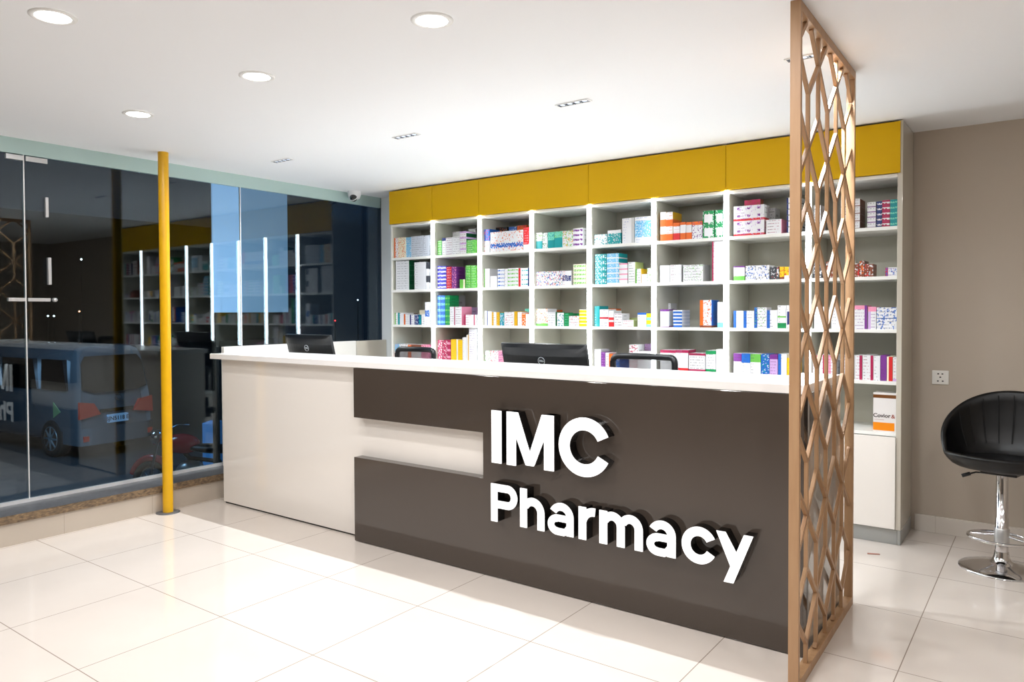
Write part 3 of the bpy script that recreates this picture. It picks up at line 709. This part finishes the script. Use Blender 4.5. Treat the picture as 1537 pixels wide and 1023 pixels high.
# ------------------------------------------------------------------ monitors
def monitor(x, y, w, h, lab, zt):
    t = thing('computer_monitor', lab, 'monitor', (x, y, .7655), group='black monitors on the counter desk')
    Mx = Matrix.Translation((0, 0, zt - .7655)) @ Matrix.Rotation(R(14), 4, 'X')
    # rotation about x by +14 deg tips the top edge towards -y
    mb = MB()
    n = 14
    rows = []
    for i in range(n + 1):
        v = i / n; z = -h + h * v; rows.append([tuple(Mx @ Vector((w * (u - .5), -.012 - .022 * (1 - abs(2 * u - 1) ** 4) * (1 - abs(2 * v - 1) ** 4) - (.0012 if i % 2 else 0), z))) for u in [k / 16 for k in range(17)]])
    mb.grid(rows, smooth=False)
    mb.box(-w / 2, w / 2, -.012, .012, -h, 0, M=Mx)
    mb.build('back_shell', M['blackp'], t, recalc=False)
    MB().box(-w / 2 + .012, w / 2 - .012, .0125, .0145, -h + .018, -.012, M=Mx).build('screen', M['screen'], t)
    rg = []
    for q in range(33):
        a = 2 * math.pi * q / 32; rg.append(tuple(Mx @ Vector((.024 * math.cos(a), -.039, -h * .30 + .024 * math.sin(a)))))
    MB().tube(rg[:-1], .0016, 6, closed=True).build('logo_ring', M['greyl'], t)
    text_mesh('logo_lettering', 'DELL', .016, M['greyl'], t, Mx @ Matrix.Translation((0, -.0385, -h * .30)) @ Matrix.Rotation(R(90), 4, 'X'))
    B(-.03, .03, -.02, .0, .012, zt - .7655 - h * .6).build('stand_neck', M['blackp'], t, bevel=.004)
    MB().lathe([(.11, 0), (.11, .008), (.10, .012), (.03, .014)], 32).build('stand_base', M['blackp'], t)
# seen extents give the width
for (pa, pb, pyy), lab in (((753.5, 880, 515.5), 'large black monitor seen from behind at the middle of the counter'), ((429.5, 496, 502), 'smaller black monitor seen from behind near the left counter end')):
    ym = 3.92; a, b = on_y(pa, pyy, ym), on_y(pb, pyy, ym)
    monitor((a.x + b.x) / 2, ym, b.x - a.x, .34, lab, (a.z + b.z) / 2)

# ------------------------------------------------------------------ office chairs
def mesh_material():
    m = mat('chair mesh', (16, 18, 20), .7); nt = m.node_tree; n = nt.nodes; L = nt.links.new; b = n['Principled BSDF']
    g = n.new('ShaderNodeTexCoord'); ck = n.new('ShaderNodeTexChecker'); ck.inputs['Scale'].default_value = 160
    L(g.outputs['Object'], ck.inputs['Vector']); mr = n.new('ShaderNodeMapRange'); L(ck.outputs['Fac'], mr.inputs['Value'])
    mr.inputs['To Min'].default_value = .45; mr.inputs['To Max'].default_value = .95; L(mr.outputs[0], b.inputs['Alpha']); return m
M['mesh'] = mesh_material()
def office_chair(x, y, w, top, lab):
    t = thing('office_chair', lab, 'chair', (x, y, 0), group='black mesh office chairs behind the counter')
    hw = w / 2
    def bow(xx): return -.05 * (1 - (xx / hw) ** 2) * -1 - .05
    zb, r = .66, .035
    path = []
    for sx, sz, a0 in ((1, 1, 0), (-1, 1, 90), (-1, -1, 180), (1, -1, 270)):
        for k in range(6):
            a = R(a0 + 18 * k); cx = sx * (hw - r - .012); cz = (top - r - .012 if sz > 0 else zb + r)
            px = cx + r * math.cos(a); pz = cz + r * math.sin(a)
            path.append((px, .05 * (1 - (px / hw) ** 2), pz))
    # densify horizontals
    pts = []
    for i, p in enumerate(path):
        q = path[(i + 1) % len(path)]; pts.append(p)
        if abs(p[0] - q[0]) > .1:
            for k in range(1, 8):
                xx = p[0] + (q[0] - p[0]) * k / 8; pts.append((xx, .05 * (1 - (xx / hw) ** 2), p[2] + (q[2] - p[2]) * k / 8))
    MB().tube(pts, .021, 10, closed=True).build('backrest_frame', M['blackp'], t)
    rows = [[(xx, .05 * (1 - (xx / hw) ** 2), zb + .01 + (top - zb - .03) * j / 6) for xx in [(-hw + .02) + (w - .04) * i / 12 for i in range(13)]] for j in range(7)]
    MB().grid(rows) if False else None
    g = MB(); g.grid(rows); g.build('backrest_mesh', M['mesh'], t, recalc=False)
    B(-.03, .03, .045, .065, .40, .92).build('back_support', M['blackp'], t, bevel=.004)
    B(-.235, .235, -.42, .02, .45, .52).build('seat', M['black'], t, bevel=.025)
    B(-.08, .08, -.26, .06, .40, .449).build('seat_bracket', M['blackp'], t, bevel=.006)
    MB().lathe([(.028, .10), (.028, .28), (.018, .28), (.018, .40)], 20, 0, -.15).build('gas_column', M['chrome'], t)
    for k in range(5):
        a = R(72 * k + 20); dx, dy = math.cos(a), math.sin(a)
        MB().tube([(0, -.15, .11), (.12 * dx, -.15 + .12 * dy, .10), (.235 * dx, -.15 + .235 * dy, .075)], [.024, .02, .014], 8).build('base_arm', M['blackp'], t)
        Mx = Matrix.Translation((.235 * dx, -.15 + .235 * dy, .031)) @ Matrix.Rotation(a, 4, 'Z')
        mb = MB(); rows = [[tuple(Mx @ Vector((rr * math.cos(2 * math.pi * i / 16), yy, rr * math.sin(2 * math.pi * i / 16)))) for i in range(16)] for rr, yy in ((.008, -.02), (.03, -.018), (.03, .018), (.008, .02))]
        mb.grid(rows, close_u=True); mb.build('caster', M['tyre'], t)
for (pa, pb, pyy), lab in (((594, 652, 524), 'black mesh office chair behind the left half of the counter'), ((917, 1015, 535), 'black mesh office chair right of the large monitor')):
    yy = 4.44; a, b = on_y(pa, pyy, yy), on_y(pb, pyy, yy)
    office_chair((a.x + b.x) / 2, yy, b.x - a.x, (a.z + b.z) / 2 + .01, lab)

# ------------------------------------------------------------------ bar stool
t = thing('bar_stool', 'black bucket bar stool on a chrome pedestal beside the taupe wall', 'stool', (-.226, 5.16, 0), rotz=R(-12))
MB().lathe([(.214, 0), (.214, .004), (.205, .010), (.15, .026), (.09, .040), (.05, .052), (.040, .075), (.037, .10), (.036, .105)], 64).build('base', M['chrome'], t)
MB().lathe([(.033, .10), (.033, .30), (.030, .302), (.030, .56)], 40).build('column', M['chrome'], t)
MB().lathe([(.038, .155), (.038, .235), (.034, .24)], 32).build('footrest_collar', M['steel'], t)
ring = [(.155 * math.cos(2 * math.pi * k / 40), -.045 + .135 * math.sin(2 * math.pi * k / 40), .19) for k in range(40)]
mb = MB().tube(ring, .0085, 10, closed=True); mb.tube([(-.155, -.045, .19), (-.03, 0, .195)], .007); mb.tube([(.155, -.045, .19), (.03, 0, .195)], .007)
mb.build('footrest', M['chrome'], t)
mb = MB().tube([(-.03, -.02, .555), (-.12, -.05, .55), (-.155, -.06, .535)], .005); mb.tube([(-.145, -.057, .54), (-.185, -.07, .522)], .011)
mb.build('lever', M['blackp'], t)
B(-.09, .09, -.08, .08, .553, .575).build('seat_plate', M['blackp'], t, bevel=.004)
# shell: bucket whose rim is low in front and wraps up at the sides and back
N = 64
def rim(a):      # a = 0 faces +x, 90 deg faces back (+y)
    s = math.sin(a); c_ = abs(math.cos(a))
    back = max(0, (s + .55) / 1.55) ** .8
    return .665 + .335 * back
def shell(th, scale=1.0, off=0.0):
    rows = []
    for v, rr in ((0, .12), (.06, .19), (.16, .235), (.32, .262), (.5, .28), (.7, .296), (.88, .307), (1, .31)):
        row = []
        for k in range(N):
            a = 2 * math.pi * k / N; z1 = rim(a); z = .575 + off + (z1 - .575 - off) * v
            fr = .88 if math.sin(a) < 0 else .82
            row.append(((rr - th) * math.cos(a), (rr - th) * math.sin(a) * fr, z))
        rows.append(row)
    return rows
outer = shell(0); inner = shell(.028, off=.03)
for k in range(N):
    a = 2 * math.pi * k / N
inner[-1] = [(x, y, z - .002) for x, y, z in inner[-1]]
mid = [((a[0] + b[0]) / 2, (a[1] + b[1]) / 2, a[2] + .012) for a, b in zip(outer[-1], inner[-1])]
mb = MB(); mb.grid(outer + [mid] + inner[::-1], close_u=True); mb.face(outer[0][::-1]); mb.face(inner[0])
mb.build('seat_shell', M['black'], t)
rows = []
for r_, z in ((.001, .652), (.12, .650), (.20, .642), (.235, .622), (.245, .60)):
    rows.append([(r_ * math.cos(2 * math.pi * k / N), r_ * math.sin(2 * math.pi * k / N) * .84 - .004, z) for k in range(N)])
mb = MB(); mb.grid(rows, close_u=True); mb.face(rows[-1]); mb.build('seat_cushion', M['black'], t)
for k in range(-4, 5):
    a = R(90 + k * 17); fr = .82; z1 = rim(a)
    pts = []
    for v, rr in ((.25, .24), (.4, .255), (.6, .272), (.8, .284), (.97, .291)):
        z = .605 + (z1 - .605) * v; q = rr - .026; pts.append((q * math.cos(a), q * math.sin(a) * fr, z))
    MB().tube(pts, .0022, 6).build('seam', M['seam'], t)

# ------------------------------------------------------------------ wall socket, scrap on the floor
t = thing('wall_socket', 'white five-hole wall socket above the stool on the taupe wall', 'socket', (-.599, YW, 1.045))
B(-.048, .048, -.009, 0, -.046, .046).build('socket_plate', M['plastic'], t, bevel=.003)
mb = MB()
for x, z in ((-.012, .024), (.012, .024), (0, .002), (-.014, -.024), (.014, -.024)): mb.box(x - .005, x + .005, -.0095, -.0088, z - .004, z + .004)
mb.build('socket_holes', M['hole'], t)
o = MB().prism([(-.905, 5.02), (-.84, 5.045), (-.835, 5.03), (-.90, 5.0)], 'z', .0005, .003).build('paper_scrap', M['rag'])
tag(o, 'small reddish scrap lying on the floor in front of the right cabinet', 'scrap')

# ------------------------------------------------------------------ outside
GZ = -1.06
struct(B(-60, GX - .26, -25, 45, GZ - .1, GZ).build('ground_outside', M['ground']))
struct(B(-60, -59.8, -25, 45, GZ, 9).build('wall_outside', M['dkblue']))
# pale board hanging outside against the glass
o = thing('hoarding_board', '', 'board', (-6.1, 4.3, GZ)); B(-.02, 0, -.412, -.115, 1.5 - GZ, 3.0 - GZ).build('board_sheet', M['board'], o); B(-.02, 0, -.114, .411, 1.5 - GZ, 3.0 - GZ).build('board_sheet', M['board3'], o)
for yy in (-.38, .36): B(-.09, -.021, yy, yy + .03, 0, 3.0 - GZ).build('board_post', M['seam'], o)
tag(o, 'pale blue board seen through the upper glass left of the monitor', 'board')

# van
def at(px, depth, z=None, py=None):
    """point seen at column px at the given depth from the eye"""
    d = FW * F + RT * (px - PCX) - UP * ((py if py is not None else PCY) - PCY)
    p = Vector((0, 0, EYE)) + d * (depth / F)
    if z is not None: p.z = z
    return p
A = at(116, 12.8, GZ); Bp = at(227, 14.0, GZ)
ux = (Bp - A); wv = 1.84; ang = math.atan2(ux.y, ux.x)
t = thing('parked_van', 'silver blue van parked outside, seen from behind through the glass', 'van', tuple((A + Bp) / 2), rotz=ang)
wv = ux.length
Lv = 4.7; Hv = 2.0
# section outline (x as fraction of half width, z): lower body and greenhouse
prof = [(.0, .28), (.86, .28), (.96, .36), (1.0, .55), (1.0, .85), (.985, 1.05), (.965, 1.18), (.93, 1.5), (.885, 1.80), (.80, 1.93), (.60, 1.985), (.0, 2.0)]
full = [(x * wv / 2, z) for x, z in prof] + [(-x * wv / 2, z) for x, z in prof[-2:0:-1]]
def rear(z):    # rake of the tail
    return 0.0 if z < .6 else (.03 * (z - .6) if z < 1.1 else .015 + .22 * (z - 1.1))
rows = []
for yy, sx, sz in ((.0, .94, .985), (.06, .985, .998), (.2, 1, 1), (1.2, 1, 1), (2.4, 1, 1), (3.4, 1, 1), (3.9, .97, .86), (4.4, .93, .64), (4.7, .8, .55)):
    r_ = []
    for x, z in full:
        zz = .28 + (z - .28) * sz; bl = max(0, 1 - yy / 1.0); r_.append((x * sx, yy + rear(z) * bl, zz))
    rows.append(r_)
mb = MB(); mb.grid(rows, close_u=True); mb.face(rows[0][::-1]); mb.face(rows[-1]); mb.build('body', M['van'], t)
def rearpt(x, z, off): return (x * wv / 2, rear(z) + off, z)
def rear_panel(nm, pts, m, off=-.012):
    mb = MB(); f = [rearpt(x, z, off) for x, z in pts]; b = [rearpt(x, z, .03) for x, z in pts]
    mb.face(f); n = len(f)
    for i in range(n): mb.face([f[i], b[i], b[(i + 1) % n], f[(i + 1) % n]])
    return mb.build(nm, m, t)
rear_panel('rear_window', [(-.86, 1.22), (-.6, 1.16), (.6, 1.16), (.86, 1.22), (.82, 1.68), (.70, 1.80), (-.70, 1.80), (-.82, 1.68)], M['vang'])
rear_panel('trim_bar', [(-.45, .80), (.45, .80), (.45, .86), (-.45, .86)], M['vang'])
for s in (-1, 1):
    rear_panel('tail_lamp', [(s * .99, .72), (s * .45, .78), (s * .62, .98), (s * .98, 1.02)], M['tail'], -.03)
    rear_panel('reflector', [(s * .93, .33), (s * .62, .34), (s * .66, .42), (s * .93, .43)], M['tail'], -.06)
pl = rear_panel('number_plate', [(-.27, .61), (.27, .61), (.27, .75), (-.27, .75)], M['plate'], -.045)
text_mesh('plate_lettering', 'BJN5118 EB', .10, M['platek'], pl, Matrix.Translation((0, -.048, .68)) @ Matrix.Rotation(R(90), 4, 'X'))
rg = [(.055 * math.cos(a), -.03, 1.05 + .05 * math.sin(a)) for a in [2 * math.pi * k / 20 for k in range(20)]]
em = MB().tube(rg, .007, 6, closed=True); em.tube([(-.03, -.03, 1.05), (0, -.03, 1.085), (.03, -.03, 1.05), (0, -.03, 1.015)], .006, 6, closed=True); em.build('emblem', M['chrome'], t)
mb = MB(); rows = [[(x * wv / 2 * 1.0, y, z) for x, y in ((-1.0, .5), (-1.01, .1), (-.97, -.03), (-.7, -.075), (0, -.085), (.7, -.075), (.97, -.03), (1.01, .1), (1.0, .5))] for z in (.26, .30, .50, .56)]
mb.grid(rows, smooth=True); mb.build('bumper', M['van'], t, recalc=False)
for y0, y1 in ((.35, 1.15), (1.3, 2.5), (2.62, 3.35)):
    xl = -wv / 2
    MB().prism([(y0, 1.20), (y1, 1.20), (y1 - .02, 1.74), (y0 + .12, 1.74)], 'x', xl * 1.012, xl * .90).build('side_window', M['vang'], t)
MB().prism([(.55, .82), (.78, .70), (.78, .98)], 'x', -wv / 2 * 1.012, -wv / 2 * .99).build('side_sticker', mat('pale sticker', (140, 170, 120), .5), t)
for s in (-1, 1):
    for yy in (.85, 3.75):
        xx = s * wv / 2
        wl = MB().lathe([(.20, xx - s * .2), (.31, xx - s * .2), (.33, xx - s * .16), (.33, xx - s * .0), (.31, xx + s * .02), (.22, xx + s * .02)], 40, yy, .33, axis='x').build('wheel', M['tyre'], t)
        hb = MB().lathe([(.20, xx + s * .012), (.22, xx + s * .024), (.20, xx + s * .026)], 40, yy, .33, axis='x', cap=False)
        for k in range(8):
            a = 2 * math.pi * k / 8; c_, s_ = math.cos(a), math.sin(a)
            hb.tube([(xx + s * .03, yy + .03 * c_, .33 + .03 * s_), (xx + s * .022, yy + .2 * c_, .33 + .2 * s_)], [.022, .013], 6)
        hb.lathe([(.001, xx + s * .04), (.04, xx + s * .035)], 16, yy, .33, axis='x'); hb.build('wheel_rim', M['alloy'], wl)

# motorcycle
p = at(292, 9.6, GZ)
t = thing('motorcycle', 'dark motorcycle with red tank parked outside beyond the yellow pole', 'motorcycle', tuple(p), rotz=R(200))
def wheel(cx):
    w_ = MB().tube([(cx + .27 * math.cos(a), 0, .31 + .27 * math.sin(a)) for a in [2 * math.pi * k / 32 for k in range(32)]], .05, 10, closed=True).build('wheel', M['tyre'], t)
    h_ = MB().tube([(cx + .21 * math.cos(a), 0, .31 + .21 * math.sin(a)) for a in [2 * math.pi * k / 32 for k in range(32)]], .014, 8, closed=True)
    for k in range(8):
        a = 2 * math.pi * k / 8; h_.tube([(cx, 0, .31), (cx + .21 * math.cos(a), 0, .31 + .21 * math.sin(a))], .008, 6)
    h_.build('wheel_rim', M['alloy'], w_)
wheel(.68); wheel(-.62)
for s in (-1, 1): MB().tube([(.68, s * .08, .31), (.50, s * .08, .98)], .022, 10).build('fork', M['chrome'], t)
MB().tube([(.40, -.36, 1.04), (.47, -.22, 1.06), (.50, 0, 1.0), (.47, .22, 1.06), (.40, .36, 1.04)], .014, 10).build('handlebar', M['chrome'], t)
def blob(nm, c, r, m):
    rows = []
    for i in range(13):
        th = math.pi * i / 12; rows.append([(c[0] + r[0] * math.sin(th) * math.cos(2 * math.pi * k / 24), c[1] + r[1] * math.sin(th) * math.sin(2 * math.pi * k / 24), c[2] + r[2] * math.cos(th)) for k in range(24)])
    mb = MB(); mb.grid(rows, close_u=True); return mb.build(nm, m, t)
blob('fuel_tank', (.22, 0, .86), (.27, .15, .13), M['redp']); blob('headlamp', (.60, 0, .92), (.08, .10, .10), M['chrome'])
blob('seat', (-.25, 0, .82), (.38, .13, .06), M['black']); blob('tail_cowl', (-.62, 0, .84), (.20, .10, .08), M['redp']); blob('engine', (.08, 0, .46), (.22, .16, .2), M['steel'])
fd = MB(); fd.tube([(.68 + .34 * math.cos(R(a)), 0, .31 + .34 * math.sin(R(a))) for a in range(20, 150, 10)], [.05] * 13, 8); fd.build('fender', M['redp'], t)
MB().tube([(.45, 0, .95), (.1, 0, .68), (-.35, 0, .66), (-.62, 0, .31)], .03, 8).build('frame_tube', M['blackp'], t)
MB().tube([(.15, .14, .3), (-.2, .16, .26), (-.75, .17, .36)], [.025, .03, .045], 10).build('exhaust', M['chrome'], t)
q = at(317, 11.6, GZ)
o = B(-.10, .10, -.15, .15, 0, .86).build('storage_crate', M['bluec'], loc=tuple(q), bevel=.01); o.rotation_euler = (0, 0, R(35)); tag(o, 'pale blue upright case standing outside behind the motorcycle', 'case')

# small far lights
for px, py, dpt, col, lab in ((122, 389, 20, (240, 250, 255), 'small white lamp glowing high in the dark left of the pole'), (72, 474, 22, (240, 250, 255), 'left one of two tiny white lamps above the van'), (81, 474, 22, (240, 250, 255), 'right one of two tiny white lamps above the van'),
                              (503, 481, 24, (255, 40, 40), 'tiny red lamp glowing outside right of the left monitor'), (537, 450, 24, (220, 240, 255), 'tiny white lamp in the dark glass below the dome camera'), (119, 467, 22, (255, 170, 120), 'tiny orange lamp glowing outside above the van')):
    c0 = at(px, dpt, py=py); mb = MB(); rr = .022
    rows = [[(rr * math.sin(math.pi * i / 6) * math.cos(2 * math.pi * k / 12), rr * math.sin(math.pi * i / 6) * math.sin(2 * math.pi * k / 12), rr * math.cos(math.pi * i / 6)) for k in range(12)] for i in range(7)]
    mb.grid(rows, close_u=True); o = thing('street_lamp', '', 'lamp', (c0.x, c0.y, GZ)); g_ = mb.build('lamp_globe', mat('far lamp', (255, 255, 255), .5, emit=col, estr=8), o, loc=(0, 0, c0.z - GZ)); MB().lathe([(.02, 0), (.012, c0.z - GZ - .023)], 8).build('lamp_pole', M['dkblue'], o); tag(o, lab, 'lamp', 'far lamps outside')

# outdoor lighting: two unseen fill lights added to brighten the van and surroundings
def aim(o, target): o.rotation_euler = (Vector(target) - Vector(o.location)).to_track_quat('-Z', 'Y').to_euler()
vanp = (A + Bp) / 2
l = area('van_fill_light', (vanp.x + 2.3, vanp.y - 2.6, 2.2), 1.2, 120, (165, 205, 240)); aim(l, (A.x, A.y, -.2))
area('outdoor_fill_light', (-8.3, 7.8, 3.0), 1.0, 14, (110, 180, 255), 'DISK', rot=(R(-10), R(-10), 0))

# ------------------------------------------------------------------ world, camera, colour
wd = bpy.data.worlds.new('night'); bpy.context.scene.world = wd; wd.use_nodes = True
wd.node_tree.nodes['Background'].inputs[0].default_value = (.012, .02, .035, 1); wd.node_tree.nodes['Background'].inputs[1].default_value = .5
cd = bpy.data.cameras.new('camera'); co = bpy.data.objects.new('camera', cd); C.objects.link(co)
cd.sensor_width = 36; cd.lens = F / 1537 * 36; cd.clip_start = .05; cd.clip_end = 200
cd.shift_x = -(PCX - 768.5) / 1537; cd.shift_y = (PCY - 511.5) / 1537
co.matrix_world = Matrix(((RT.x, UP.x, -FW.x, 0), (RT.y, UP.y, -FW.y, 0), (RT.z, UP.z, -FW.z, EYE), (0, 0, 0, 1)))
sc = bpy.context.scene; sc.camera = co
sc.view_settings.view_transform = 'Standard'; sc.view_settings.look = 'None'; sc.view_settings.exposure = 0.06
sc.cycles.max_bounces = 8; sc.cycles.transparent_max_bounces = 12
print('medicine boxes', boxes)
